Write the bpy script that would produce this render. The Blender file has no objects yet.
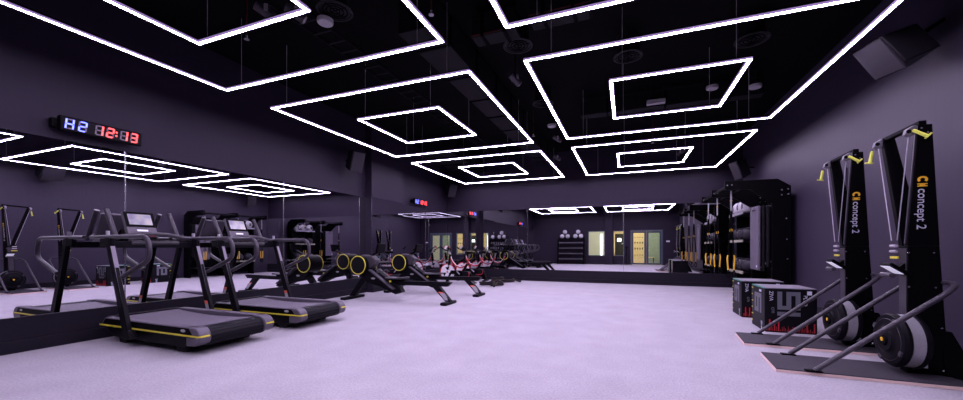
import bpy, bmesh, math, random
from mathutils import Vector, Matrix
random.seed(7)
sc = bpy.context.scene
C = sc.collection
PI = math.pi

# ------------------------------------------------------------------ helpers
class MB:
    def __init__(s):
        s.bm = bmesh.new(); s.mi = 0
    def _new(s, verts, faces, smooth=False, mi=None):
        vs = [s.bm.verts.new(v) for v in verts]
        for f in faces:
            try:
                fc = s.bm.faces.new([vs[i] for i in f])
                fc.smooth = smooth; fc.material_index = s.mi if mi is None else mi
            except ValueError:
                pass
        return s
    def box(s, a, b):
        x0, x1 = sorted((a[0], b[0])); y0, y1 = sorted((a[1], b[1])); z0, z1 = sorted((a[2], b[2]))
        v = [(x0,y0,z0),(x1,y0,z0),(x1,y1,z0),(x0,y1,z0),(x0,y0,z1),(x1,y0,z1),(x1,y1,z1),(x0,y1,z1)]
        return s._new(v, [(0,3,2,1),(4,5,6,7),(0,1,5,4),(1,2,6,5),(2,3,7,6),(3,0,4,7)])
    def obox(s, c, size, M):
        M = M.to_3x3(); c = Vector(c)
        v = []
        for z in (-.5, .5):
            for (x, y) in ((-.5,-.5),(.5,-.5),(.5,.5),(-.5,.5)):
                v.append(c + M @ Vector((x*size[0], y*size[1], z*size[2])))
        return s._new(v, [(0,3,2,1),(4,5,6,7),(0,1,5,4),(1,2,6,5),(2,3,7,6),(3,0,4,7)])
    def beam(s, p0, p1, w, h, up=(0,1,0)):
        # bar from p0 to p1; w across 'up' direction, h the other way
        p0 = Vector(p0); p1 = Vector(p1); d = (p1-p0); L = d.length; d.normalize()
        u = Vector(up); u = (u - d*u.dot(d)).normalized(); n = d.cross(u)
        M = Matrix((d, u, n)).transposed()
        return s.obox((p0+p1)/2, (L, w, h), M)
    def hexa(s, bot, top):
        v = list(bot) + list(top)
        return s._new(v, [(0,3,2,1),(4,5,6,7),(0,1,5,4),(1,2,6,5),(2,3,7,6),(3,0,4,7)])
    def prism(s, poly, a0, a1, axis='y'):
        # poly in (x,z) for axis y, (y,z) for axis x, (x,y) for axis z
        def P(p, a):
            return {'y': (p[0], a, p[1]), 'x': (a, p[0], p[1]), 'z': (p[0], p[1], a)}[axis]
        n = len(poly)
        v = [P(p, a0) for p in poly] + [P(p, a1) for p in poly]
        f = [tuple(range(n)), tuple(range(2*n-1, n-1, -1))]
        for i in range(n):
            j = (i+1) % n
            f.append((j, i, n+i, n+j))
        return s._new(v, f)
    def tube(s, pts, r, n=10, closed=False, taper=None):
        pts = [Vector(p) for p in pts]; N = len(pts)
        rings = []; up = None
        for i, p in enumerate(pts):
            if closed: t = pts[(i+1) % N] - pts[i-1]
            else: t = pts[min(i+1, N-1)] - pts[max(i-1, 0)]
            t.normalize()
            if up is None:
                a = Vector((0,0,1)) if abs(t.z) < .9 else Vector((1,0,0))
                up = (a - t*a.dot(t)).normalized()
            else:
                up = (up - t*up.dot(t)).normalized()
            b = t.cross(up); rr = r if taper is None else r*taper[i]
            rings.append([p + (up*math.cos(2*PI*k/n) + b*math.sin(2*PI*k/n))*rr for k in range(n)])
        v = [q for ring in rings for q in ring]; f = []
        M = N if closed else N-1
        for i in range(M):
            j = (i+1) % N
            for k in range(n):
                l = (k+1) % n
                f.append((i*n+k, i*n+l, j*n+l, j*n+k))
        base = len(s.bm.verts)
        s._new(v, f, True)
        if not closed:
            s.bm.verts.ensure_lookup_table()
            for rg in (range(base+n-1, base-1, -1), range(base+(N-1)*n, base+N*n)):
                fc = s.bm.faces.new([s.bm.verts[i] for i in rg]); fc.material_index = s.mi
        return s
    def cyl(s, p0, p1, r, r2=None, n=20):
        p0 = Vector(p0); p1 = Vector(p1)
        return s.tube([p0, p1], r, n, taper=[1, (r2 if r2 is not None else r)/r])
    def lathe(s, prof, o=(0,0,0), axis='y', n=32):
        # prof: list of (radius, along axis); closed ends when r = 0
        o = Vector(o)
        def P(r, a, t):
            c, d = r*math.cos(t), r*math.sin(t)
            return o + Vector({'x': (a, c, d), 'y': (d, a, c), 'z': (c, d, a)}[axis])
        v = []; f = []
        for (r, a) in prof:
            for k in range(n): v.append(P(max(r, 1e-4), a, 2*PI*k/n))
        for i in range(len(prof)-1):
            for k in range(n):
                l = (k+1) % n
                f.append((i*n+k, i*n+l, (i+1)*n+l, (i+1)*n+k))
        f.append(tuple(range(n-1, -1, -1))); f.append(tuple(range((len(prof)-1)*n, len(prof)*n)))
        return s._new(v, f, True)
    def torus(s, c, R, r, axis='y', n=40, m=10, a0=0, a1=2*PI):
        c = Vector(c)
        full = abs(a1-a0-2*PI) < 1e-6
        pts = []
        for k in range(n if full else n+1):
            t = a0 + (a1-a0)*k/n
            x, y = R*math.cos(t), R*math.sin(t)
            pts.append(c + Vector({'y': (x, 0, y), 'x': (0, x, y), 'z': (x, y, 0)}[axis]))
        return s.tube(pts, r, m, closed=full)
    def ball(s, c, r, n=20, m=12, sx=1, sy=1, sz=1):
        prof = [(r*math.sin(PI*i/m), -r*math.cos(PI*i/m)) for i in range(m+1)]
        k = len(s.bm.verts)
        s.lathe(prof, (0,0,0), 'z', n)
        s.bm.verts.ensure_lookup_table()
        for v in s.bm.verts[k:]:
            v.co = Vector((v.co.x*sx, v.co.y*sy, v.co.z*sz)) + Vector(c)
        return s
    def build(s, name, mats, parent=None, bevel=0, seg=2, loc=None):
        bmesh.ops.recalc_face_normals(s.bm, faces=s.bm.faces[:])
        me = bpy.data.meshes.new(name)
        s.bm.to_mesh(me); s.bm.free()
        if not isinstance(mats, (list, tuple)): mats = [mats]
        for m in mats: me.materials.append(m)
        o = bpy.data.objects.new(name, me); C.objects.link(o)
        try: me.set_sharp_from_angle(angle=math.radians(35))
        except Exception: pass
        if parent is not None: o.parent = parent
        if loc is not None: o.location = loc
        if bevel:
            b = o.modifiers.new('bevel', 'BEVEL'); b.width = bevel; b.segments = seg
            b.limit_method = 'ANGLE'; b.angle_limit = math.radians(40)
        return o

def tag(o, label=None, cat=None, group=None, kind=None):
    if label: o['label'] = label
    if cat: o['category'] = cat
    if group: o['group'] = group
    if kind: o['kind'] = kind
    return o
def thing(name, label, cat, loc=(0,0,0), rotz=0, group=None):
    o = bpy.data.objects.new(name, None); C.objects.link(o)
    o.empty_display_size = .1
    o.location = loc; o.rotation_euler = (0,0,rotz)
    return tag(o, label, cat, group)
def struct(name, mb, m, label=None, parent=None, bevel=0):
    o = mb.build(name, m, parent, bevel)
    o['kind'] = 'structure'
    if parent is None:
        tag(o, label, name.split('_')[0])
    return o
def dup(root, loc, label, rotz=None, group=None):
    def cp(o, parent):
        c = o.copy(); C.objects.link(c)
        if parent is not None: c.parent = parent
        for ch in list(o.children): cp(ch, c)
        return c
    r = cp(root, None); r.location = loc
    if rotz is not None: r.rotation_euler = (0,0,rotz)
    r['label'] = label
    if group: r['group'] = group
    return r
def fillet(pts, r, n=6):
    pts = [Vector(p) for p in pts]; out = [pts[0]]
    for i in range(1, len(pts)-1):
        a, b, c = pts[i-1], pts[i], pts[i+1]
        d0 = (a-b); d1 = (c-b)
        rr = min(r, d0.length*.48, d1.length*.48)
        p0 = b + d0.normalized()*rr; p1 = b + d1.normalized()*rr
        for k in range(n+1):
            t = k/n
            out.append(p0*(1-t)**2 + b*2*t*(1-t) + p1*t**2)
    out.append(pts[-1])
    return out
def text_mesh(name, body, size, M, mat, parent, ext=.0015, spacing=1.0):
    cu = bpy.data.curves.new(name, 'FONT'); cu.body = body; cu.size = size
    cu.align_x = 'LEFT'; cu.align_y = 'CENTER'; cu.extrude = ext; cu.resolution_u = 4
    cu.space_character = spacing
    t = bpy.data.objects.new('tmp', cu); C.objects.link(t)
    bpy.context.view_layer.update()
    dg = bpy.context.evaluated_depsgraph_get()
    me = bpy.data.meshes.new_from_object(t.evaluated_get(dg))
    C.objects.unlink(t); bpy.data.objects.remove(t)
    me.name = name
    me.transform(M)
    me.materials.clear(); me.materials.append(mat)
    o = bpy.data.objects.new(name, me); C.objects.link(o); o.parent = parent
    return o
def frameM(o, X, Y):
    X = Vector(X).normalized(); Y = Vector(Y); Y = (Y - X*Y.dot(X)).normalized(); Z = X.cross(Y)
    M = Matrix((X, Y, Z)).transposed().to_4x4(); M.translation = Vector(o)
    return M

# ------------------------------------------------------------------ materials
def mat(name, col, rough=.5, metal=0, noise=0, nscale=40, bump=0, bscale=200, emit=None, estr=0, spec=.5, coat=0, stretch=None):
    m = bpy.data.materials.new(name); m.use_nodes = True
    nt = m.node_tree; N = nt.nodes; L = nt.links
    b = N['Principled BSDF']
    b.inputs['Base Color'].default_value = (*col, 1); b.inputs['Roughness'].default_value = rough
    b.inputs['Metallic'].default_value = metal
    b.inputs['Specular IOR Level'].default_value = spec
    b.inputs['Coat Weight'].default_value = coat
    tc = N.new('ShaderNodeTexCoord'); src = tc.outputs['Object']
    if stretch:
        mp = N.new('ShaderNodeMapping'); mp.inputs['Scale'].default_value = stretch
        L.new(src, mp.inputs['Vector']); src = mp.outputs['Vector']
    nz = N.new('ShaderNodeTexNoise'); nz.inputs['Scale'].default_value = nscale; nz.inputs['Detail'].default_value = 4
    L.new(src, nz.inputs['Vector'])
    nn = max(noise, .03)
    mx = N.new('ShaderNodeMixRGB'); mx.blend_type = 'MIX'
    mx.inputs['Color1'].default_value = (*[c*(1-nn) for c in col], 1)
    mx.inputs['Color2'].default_value = (*[min(1, c*(1+nn)) for c in col], 1)
    L.new(nz.outputs['Fac'], mx.inputs['Fac']); L.new(mx.outputs['Color'], b.inputs['Base Color'])
    if bump:
        nb = N.new('ShaderNodeTexNoise'); nb.inputs['Scale'].default_value = bscale; nb.inputs['Detail'].default_value = 3
        L.new(src, nb.inputs['Vector'])
        bp = N.new('ShaderNodeBump'); bp.inputs['Strength'].default_value = bump; bp.inputs['Distance'].default_value = .01
        L.new(nb.outputs['Fac'], bp.inputs['Height']); L.new(bp.outputs['Normal'], b.inputs['Normal'])
    if emit:
        b.inputs['Emission Color'].default_value = (*emit, 1); b.inputs['Emission Strength'].default_value = estr
    return m
LEDC = (.82, .69, 1.0)
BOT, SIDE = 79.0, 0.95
M = {}
M['wall'] = mat('wall_paint', (.019,.0138,.027), .55, spec=.16, noise=.10, nscale=6, stretch=(4,4,.4), bump=.05, bscale=90)
M['wallr'] = mat('wall_paint_satin', (.029,.0215,.041), .5, spec=.30, noise=.14, nscale=7, stretch=(5,5,.3), bump=.04, bscale=90)
M['ceil'] = mat('ceiling_black', (.002,.0017,.0025), .8, spec=.05)
M['base'] = mat('baseboard_black', (.012,.010,.016), .45, noise=.1, nscale=8, spec=.12)
M['carpet'] = mat('carpet', (.385,.365,.40), .95, noise=.15, nscale=2.6, bump=.55, bscale=260, spec=.1)
M['mirror'] = mat('mirror_glass', (.78,.78,.81), .0, metal=1)
M['seam'] = mat('seam_metal', (.32,.31,.35), .25, metal=1)
M['black'] = mat('black_powder_coat', (.0016,.0014,.002), .5, noise=.1, spec=.05)
M['satin'] = mat('satin_black', (.0045,.0038,.006), .45, noise=.1, spec=.08)
M['grip'] = mat('soft_grip', (.03,.027,.034), .5, bump=.1, bscale=300)
M['plast'] = mat('charcoal_plastic', (.040,.034,.046), .34, noise=.08, spec=.4)
M['cap'] = mat('end_cap_plastic', (.085,.073,.097), .4, noise=.08, spec=.35)
M['lilac'] = mat('satin_lilac_grey', (.20,.175,.225), .38, noise=.06, spec=.4)
M['belt'] = mat('running_belt', (.12,.105,.135), .6, noise=.15, nscale=60, bump=.2, bscale=400)
M['slat'] = mat('roller_slat', (.006,.0055,.008), .5, spec=.10, noise=.1)
M['rubber'] = mat('rubber', (.012,.011,.013), .75, noise=.2, spec=.2, bump=.2, bscale=300)
M['yellow'] = mat('yellow_accent', (.66,.58,.04), .45)
M['lime'] = mat('lime_plastic', (.62,.66,.08), .45)
M['amber'] = mat('amber_grip', (.66,.38,.02), .5, noise=.15, nscale=120)
M['red'] = mat('red_paint', (.42,.008,.02), .4)
M['redbar'] = mat('red_print', (.30,.006,.012), .45)
M['white'] = mat('white_paint', (.72,.70,.74), .4)
M['silver'] = mat('silver_grey', (.38,.36,.41), .35, metal=.3)
M['dimsilver'] = mat('dim_silver', (.14,.13,.16), .4, metal=.3)
M['chrome'] = mat('chrome', (.75,.74,.78), .18, metal=1)
M['ply'] = mat('plywood_edge', (.74,.55,.50), .6, noise=.12, nscale=20, stretch=(1,1,30))
M['platform'] = mat('platform_top', (.040,.036,.046), .65, spec=.2, noise=.2, nscale=60, bump=.15, bscale=300)
M['perf'] = mat('perforated_steel', (.30,.29,.32), .5, metal=.3, noise=.35, nscale=180)
M['gold'] = mat('gold_logo', (.80,.45,.02), .5)
M['letter'] = mat('pale_lettering', (.55,.55,.66), .5)
M['boxfab'] = mat('plyo_vinyl', (.005,.0045,.0065), .45, noise=.15, bump=.05, spec=.1)
M['boxtop'] = mat('plyo_top', (.20,.185,.22), .55, noise=.2, nscale=10)
M['boxdig'] = mat('plyo_digit', (.11,.11,.135), .5)
M['teal'] = mat('teal_edge', (.05,.22,.16), .5)
M['matgrey'] = mat('mat_lilac_grey', (.115,.10,.132), .6, noise=.06, nscale=8, spec=.15)
M['matdark'] = mat('mat_dark', (.009,.008,.011), .6, noise=.1, spec=.1)
M['ballwhite'] = mat('ball_white', (.55,.53,.57), .4, noise=.15, nscale=7)
M['balldark'] = mat('ball_dark', (.022,.019,.027), .42, noise=.1, spec=.25)
M['olive'] = mat('olive_rail', (.28,.27,.20), .5)
M['grille'] = mat('speaker_grille', (.022,.019,.026), .6, spec=.12, noise=.2, nscale=200, bump=.1, bscale=500)
M['cab'] = mat('speaker_cabinet', (.008,.007,.010), .5, noise=.1, spec=.15)
M['duct'] = mat('duct_black', (.007,.006,.008), .6, spec=.1)
M['pipe'] = mat('red_pipe', (.06,.008,.01), .5)
M['grey'] = mat('pale_grey', (.34,.33,.36), .5)
M['dimgrey'] = mat('dim_grey', (.016,.015,.018), .5, spec=.1)
M['framed'] = mat('door_frame_blue_grey', (.040,.052,.082), .4)
M['cream'] = mat('cream_wall', (.76,.74,.62), .7)
M['sage'] = mat('sage_wall', (.30,.35,.27), .5)
M['locker'] = mat('birch_ply', (.82,.60,.30), .55, noise=.1, nscale=5, stretch=(1,1,6))
M['hole'] = mat('dark_hole', (.03,.025,.02), .8)
M['tile'] = mat('pale_tile', (.68,.64,.52), .35)
M['rope'] = mat('battle_rope', (.012,.010,.013), .75, spec=.2, bump=.5, bscale=120)
M['pink'] = mat('pale_sign', (.70,.62,.68), .5)
M['redseg'] = mat('red_segment', (.9,.1,.08), .4, emit=(1.0,.05,.05), estr=4.2)
M['blueseg'] = mat('blue_segment', (.2,.25,.9), .4, emit=(.10,.12,1.0), estr=4.0)
M['offseg'] = mat('unlit_segment', (.13,.10,.14), .4)
M['lobbylamp'] = mat('lobby_lamp', (1,1,1), .5, emit=(1,.96,.82), estr=34)
M['strip'] = mat('lobby_strip', (1,1,1), .5, emit=(.93,.95,1.0), estr=4.0)
M['lcd'] = mat('lcd', (.5,.5,.55), .3, emit=(.78,.72,.95), estr=.55)
M['ledbot'] = mat('led_diffuser_face', (.9,.9,.9), .5, emit=LEDC, estr=BOT)
M['ledside'] = mat('led_bloom_tinted_edge', (.9,.9,.9), .5, emit=(.70,.48,1.0), estr=SIDE)  # diffuser sides, tinted purple to imitate bloom around the tube
M['ledhalo'] = mat('led_added_bloom_halo', (.5,.4,.6), .5, emit=(.62,.40,1.0), estr=.42)  # weak purple glow for added flanges that stand in for bloom
def screen_mat():
    m = bpy.data.materials.new('screen_picture'); m.use_nodes = True
    nt = m.node_tree; N = nt.nodes; L = nt.links; b = N['Principled BSDF']
    tc = N.new('ShaderNodeTexCoord'); nz = N.new('ShaderNodeTexNoise'); nz.inputs['Scale'].default_value = 7
    L.new(tc.outputs['Object'], nz.inputs['Vector'])
    cr = N.new('ShaderNodeValToRGB')
    e = cr.color_ramp.elements; e[0].position = .36; e[0].color = (.34,.26,.52,1); e[1].position = .66; e[1].color = (.72,.50,.55,1)
    x = e.new(.5); x.color = (.50,.44,.66,1)
    L.new(nz.outputs['Fac'], cr.inputs['Fac']); L.new(cr.outputs['Color'], b.inputs['Emission Color'])
    b.inputs['Emission Strength'].default_value = .8; b.inputs['Base Color'].default_value = (.02,.02,.02,1); b.inputs['Roughness'].default_value = .15
    return m
M['screen'] = screen_mat()
def glass_mat():
    m = bpy.data.materials.new('window_glass'); m.use_nodes = True
    nt = m.node_tree; N = nt.nodes; L = nt.links
    for n in list(N):
        if n.type != 'OUTPUT_MATERIAL': N.remove(n)
    out = [n for n in N if n.type == 'OUTPUT_MATERIAL'][0]
    t = N.new('ShaderNodeBsdfTransparent'); t.inputs['Color'].default_value = (.92,.95,.93,1)
    g = N.new('ShaderNodeBsdfGlossy'); g.inputs['Roughness'].default_value = .02; g.inputs['Color'].default_value = (.9,.9,.95,1)
    mx = N.new('ShaderNodeMixShader'); mx.inputs[0].default_value = .06
    L.new(t.outputs[0], mx.inputs[1]); L.new(g.outputs[0], mx.inputs[2]); L.new(mx.outputs[0], out.inputs[0])
    return m
M['glass'] = glass_mat()
# rope flecks
def fleck(m, col, scale, thr):
    nt = m.node_tree; N = nt.nodes; L = nt.links; b = N['Principled BSDF']
    old = b.inputs['Base Color'].links[0].from_socket
    tc = N.new('ShaderNodeTexCoord'); nz = N.new('ShaderNodeTexNoise'); nz.inputs['Scale'].default_value = scale
    L.new(tc.outputs['Object'], nz.inputs['Vector'])
    cr = N.new('ShaderNodeValToRGB'); cr.color_ramp.elements[0].position = thr; cr.color_ramp.elements[1].position = thr+.03
    L.new(nz.outputs['Fac'], cr.inputs['Fac'])
    mx = N.new('ShaderNodeMixRGB'); L.new(cr.outputs['Color'], mx.inputs['Fac']); L.new(old, mx.inputs['Color1'])
    mx.inputs['Color2'].default_value = (*col, 1); L.new(mx.outputs['Color'], b.inputs['Base Color'])
fleck(M['rope'], (.25,.19,.07), 40, .64)
fleck(M['platform'], (.10,.09,.11), 260, .66)
# finer second layer of carpet mottling
def carpet_fine(m):
    nt = m.node_tree; N = nt.nodes; L = nt.links; b = N['Principled BSDF']
    old = b.inputs['Base Color'].links[0].from_socket
    tc = N.new('ShaderNodeTexCoord')
    nz = N.new('ShaderNodeTexNoise'); nz.inputs['Scale'].default_value = 55; nz.inputs['Detail'].default_value = 6; nz.inputs['Roughness'].default_value = .75
    L.new(tc.outputs['Object'], nz.inputs['Vector'])
    cr = N.new('ShaderNodeValToRGB'); e = cr.color_ramp.elements
    e[0].position = .3; e[0].color = (.72,.72,.72,1); e[1].position = .7; e[1].color = (1.2,1.2,1.2,1)
    L.new(nz.outputs['Fac'], cr.inputs['Fac'])
    mx = N.new('ShaderNodeMixRGB'); mx.blend_type = 'MULTIPLY'; mx.inputs['Fac'].default_value = 1
    L.new(old, mx.inputs['Color1']); L.new(cr.outputs['Color'], mx.inputs['Color2']); L.new(mx.outputs['Color'], b.inputs['Base Color'])
carpet_fine(M['carpet'])

# ------------------------------------------------------------------ camera
F, VX, HY, CAMH = 371.14, 626.56, 246.98, 1.15
yaw = math.atan((VX-481.5)/F)
cd = bpy.data.cameras.new('camera'); cam = bpy.data.objects.new('camera', cd); C.objects.link(cam)
cam.location = (0,0,CAMH); cam.rotation_euler = (PI/2, 0, yaw)
cd.sensor_fit = 'HORIZONTAL'; cd.sensor_width = 36; cd.lens = 36*F/963
cd.shift_x = 0; cd.shift_y = (HY-200)/963
cd.clip_start = .02; cd.clip_end = 200
sc.camera = cam

# ------------------------------------------------------------------ room shell
XL, XR, YB, YF, ZC = -6.2, 3.05, 12.38, -1.2, 4.3
ZK, ZT = .385, 2.412
struct('floor', MB().box((XL-.2, YF-.2, -.1), (XR+.2, YB+.2, 0)), M['carpet'], 'pale lilac grey carpet floor of the gym')
struct('ceiling', MB().box((XL-.2, YF-.2, ZC), (XR+.2, YB+.2, ZC+.15)), M['ceil'], 'black open ceiling above the light frames')
struct('wall_left', MB().box((XL-.2, YF-.2, 0), (XL, YB+.2, ZC)), M['wall'], 'dark left wall carrying long mirrors')
struct('wall_back', MB().box((XL-.2, YB, 0), (XR+.2, YB+.2, ZC)), M['wall'], 'dark back wall with mirrors under a plain band')
struct('wall_right', MB().box((XR, YF-.2, 0), (XR+.2, YB+.2, ZC)), M['wallr'], 'dark purple-grey right wall behind the ski machines')
PY0, PY1, PX = 7.73, 9.12, -6.005
struct('wall_pilaster', MB().box((XL, PY0, 0), (PX, PY1, ZC)), M['wall'], 'boxed pillar standing out of the left wall')
# black plinths under the mirrors (upper board + skirting)
def plinth(name, boxes, label):
    b = MB()
    for (a, c) in boxes: b.box(a, c)
    struct(name, b, M['base'], label, bevel=.004)
plinth('baseboard_left', [((XL, YF, 0), (-6.155, PY0, .135)), ((XL, YF, .135), (-6.165, PY0, ZK)),
                          ((XL, PY1, 0), (-6.155, YB, .135)), ((XL, PY1, .135), (-6.165, YB, ZK))], 'tall black plinth under the left mirrors')
plinth('baseboard_pilaster', [((PX, PY0-.0, 0), (PX+.035, PY1, .135)), ((PX, PY0, .135), (PX+.025, PY1, ZK))], 'black plinth under the pillar mirror')
plinth('baseboard_back', [((-6.15, YB-.047, 0), (XR, YB, .115)), ((-6.15, YB-.037, .115), (XR, YB, ZK))], 'tall black plinth under the back mirrors')
plinth('baseboard_right', [((XR-.02, YF, 0), (XR, 8.7, .14))], 'black skirting along the right wall')
# raised wall panel on right wall
struct('trim_1', MB().box((XR-.018, 7.1, .14), (XR, 8.62, 2.33)), M['wallr'], 'flush dark panel on the right wall behind the boxes', bevel=.003)

# mirrors
def mirror(label, a, b, trims=()):
    return tag(MB().box(a, b).build('wall_mirror', M['mirror'], None), label, 'mirror')
lefts = [(-1.2, .3, 'left wall mirror panel beside the camera, behind the frame edge'),
         (.3, 2.86, 'left wall mirror panel nearest in view, ending under the big timer'),
         (2.86, 5.3, 'left wall mirror panel behind the consoles of the two treadmills'),
         (5.3, PY0, 'left wall mirror panel between the far treadmill and the pillar'),
         (PY1, 10.75, 'left wall mirror panel just beyond the pillar'),
         (10.75, 12.36, 'left wall mirror panel in the far corner beside the bikes')]
for y0, y1, lb in lefts: mirror(lb, (XL, y0+.003, ZK), (-6.188, y1-.003, ZT))
mirror('mirror on the room face of the pillar', (PX, PY0+.003, ZK), (PX+.012, PY1-.003, ZT))
backs = [(-6.185, -5.4, 'back wall mirror panel in the left corner above the bikes'), (-5.4, -3.15, 'back wall mirror panel second from the left corner'),
         (-3.15, -.09, 'back wall mirror panel showing the dumbbell rack'), (-.09, 2.35, 'back wall mirror panel showing the double glass door'),
         (2.35, 3.04, 'narrow back wall mirror panel behind the storage rig')]
for x0, x1, lb in backs: mirror(lb, (x0+.003, YB-.015, ZK), (x1-.003, YB, 2.44))
t = 2
for y in (.3, 2.86, 5.3, 10.75):
    struct('trim_%d' % t, MB().box((-6.19, y-.006, ZK), (-6.184, y+.006, ZT)), M['seam'], 'thin bright seam between left mirrors'); t += 1
for x in (-5.4, -3.15, -.09, 2.35):
    struct('trim_%d' % t, MB().box((x-.004, YB-.020, ZK), (x+.004, YB-.014, ZT)), M['seam'], 'thin bright seam between back mirrors'); t += 1
struct('trim_%d' % t, MB().box((PX+.004, PY0-.004, ZK), (PX+.014, PY0+.004, ZT)), M['seam'], 'bright edge strip of the pillar mirror'); t += 1

# ---- rear wall (seen in the back mirrors) with openings
W1, W2, D1 = (-2.42, -1.33, .55, 2.22), (-.83, -.14, .55, 2.22), (.22, 2.14, 0, 2.25)
b = MB()
xs = [XL-.2, W1[0], W1[1], W2[0], W2[1], D1[0], D1[1], XR+.2]
for i in (0, 2, 4, 6): b.box((xs[i], YF-.2, 0), (xs[i+1], YF, ZC))
for w in (W1, W2):
    b.box((w[0], YF-.2, 0), (w[1], YF, w[2])); b.box((w[0], YF-.2, w[3]), (w[1], YF, ZC))
b.box((D1[0], YF-.2, D1[3]), (D1[1], YF, ZC))
struct('wall_rear', b, M['wall'], 'dark rear wall with two windows and a double door')
struct('wall_column', MB().box((-1.33, YF, 0), (-.86, YF+.36, ZC)), M['wall'], 'square dark column on the rear wall between the windows')
plinth('baseboard_rear', [((XL, YF, 0), (-2.5, YF+.02, .12))], 'black skirting of the rear wall')
for n, w in ((1, W1), (2, W2)):
    f = MB(); d = .05
    f.box((w[0], YF-.14, w[2]), (w[0]+d, YF+.02, w[3])); f.box((w[1]-d, YF-.14, w[2]), (w[1], YF+.02, w[3]))
    f.box((w[0]+d, YF-.14, w[2]), (w[1]-d, YF+.02, w[2]+d)); f.box((w[0]+d, YF-.14, w[3]-d), (w[1]-d, YF+.02, w[3]))
    wo = struct('window_%d' % n, f, M['framed'], ['wider inside window beside the dumbbell rack', 'narrow inside window between column and double door'][n-1])
    struct('pane', MB().box((w[0]+d, YF-.08, w[2]+d), (w[1]-d, YF-.072, w[3]-d)), M['glass'], parent=wo)
f = MB()
f.box((D1[0], YF-.14, 0), (D1[0]+.07, YF+.03, D1[3])); f.box((D1[1]-.07, YF-.14, 0), (D1[1], YF+.03, D1[3])); f.box((D1[0]+.07, YF-.14, D1[3]-.07), (D1[1]-.07, YF+.03, D1[3]))
door = struct('door_1', f, M['framed'], 'blue-grey double glass door in the rear wall')
mid = (D1[0]+D1[1])/2
for a0, a1, s in ((D1[0]+.075, mid-.004, 1), (mid+.004, D1[1]-.075, -1)):
    l = MB(); st = .12
    l.box((a0, YF-.09, .02), (a0+st, YF-.03, D1[3]-.08)); l.box((a1-st, YF-.09, .02), (a1, YF-.03, D1[3]-.08))
    l.box((a0+st, YF-.09, .02), (a1-st, YF-.03, .12)); l.box((a0+st, YF-.09, D1[3]-.2), (a1-st, YF-.03, D1[3]-.08))
    lf = struct('door_leaf', l, M['framed'], parent=door)
    struct('pane', MB().box((a0+st, YF-.064, .12), (a1-st, YF-.056, D1[3]-.2)), M['glass'], parent=lf)
    hx = (a1-.06) if s == 1 else (a0+.06)
    struct('door_handle', MB().cyl((hx, YF-.03, 1.1), (hx, YF+.03, 1.1), .012).cyl((hx, YF+.03, 1.1), (hx-s*.12, YF+.03, 1.1), .011), M['chrome'], parent=lf)
# lobby behind the rear wall
LY = -3.9
struct('floor_lobby', MB().box((-4.5, LY-.1, -.1), (3.6, YF-.2, 0)), M['tile'], 'pale tiled floor of the lobby behind the glass door')
struct('ceiling_lobby', MB().box((-4.5, LY-.1, 2.75), (3.6, YF-.2, 2.85)), M['cream'], 'cream lobby ceiling')
struct('wall_lobby', MB().box((-4.6, LY-.15, 0), (3.7, LY-.05, 2.75)), M['cream'], 'cream lobby wall behind the glass')
struct('wall_lobby_left', MB().box((-4.6, LY-.05, 0), (-4.5, YF-.2, 2.75)), M['cream'], 'cream lobby end wall on the left')
struct('wall_lobby_right', MB().box((3.6, LY-.05, 0), (3.7, YF-.2, 2.75)), M['cream'], 'cream lobby end wall on the right')
lk = MB().box((.25, LY-.04, 0), (1.32, LY+.02, 2.5)).build('locker_panel', M['locker'])
tag(lk, 'perforated birch plywood locker front seen through the left door leaf', 'locker')
hl = MB()
for iz in range(5):
    for ix in range(6):
        x = .36+ix*.165; z = .55+iz*.42
        hl.box((x, LY+.018, z), (x+.07, LY+.024, z+(.13 if iz in (1,2) else .05)))
hl.build('finger_hole', M['hole'], lk)['kind'] = 'stuff'
tag(MB().box((1.34, LY-.04, 0), (2.7, LY, 2.55)).box((1.34, LY, 1.2), (2.7, LY+.004, 1.22)).build('wall_screen', M['sage']), 'sage green partition seen through the right door leaf', 'partition')
bn = thing('bench', 'small wooden lobby bench behind the right door leaf', 'bench', (1.45, -3.2, 0))
MB().box((-.3, -.17, .42), (.3, .17, .46)).build('seat', M['locker'], bn)
for sx in (-.26, .26): MB().box((sx-.02, -.15, 0), (sx+.02, .15, .42)).build('leg', M['black'], bn)
ww = MB().box((-1.15, LY-.045, 0), (-.02, LY+.04, 2.3)).build('lobby_window_frame', M['locker']); tag(ww, 'wooden framed dark lobby window behind the narrow inside window', 'window frame')
MB().box((-.78, LY+.035, .55), (-.12, LY+.05, 2.1)).build('pane', M['hole'], ww)
for (x, l) in ((-1.72, 'left vertical white light strip in the lobby'), (-1.38, 'right vertical white light strip in the lobby')):
    tag(MB().box((x-.07, LY-.045, 0), (x+.07, LY-.025, 2.1)).build('light_strip', M['strip']), l, 'light')
tag(MB().box((-.62, LY+.055, 1.55), (-.36, LY+.075, 1.78)).build('wall_lamp', M['strip']), 'white square lobby lamp against the dark pane', 'light')
for (x, l) in ((-2.0, 'lobby ceiling lamp behind the wider window'), (.1, 'lobby ceiling lamp left of the locker panel'), (1.7, 'lobby ceiling lamp over the bench')):
    tag(MB().box((x-.3, -2.9, 2.72), (x+.3, -2.3, 2.75)).build('ceiling_lamp', M['lobbylamp']), l, 'lamp')
pl = tag(MB().box((2.32, YF, 1.46), (2.52, YF+.02, 1.55)).build('wall_plate', M['pink'], bevel=.003), 'small pale plate on the rear wall beside the door', 'plate')

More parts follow.
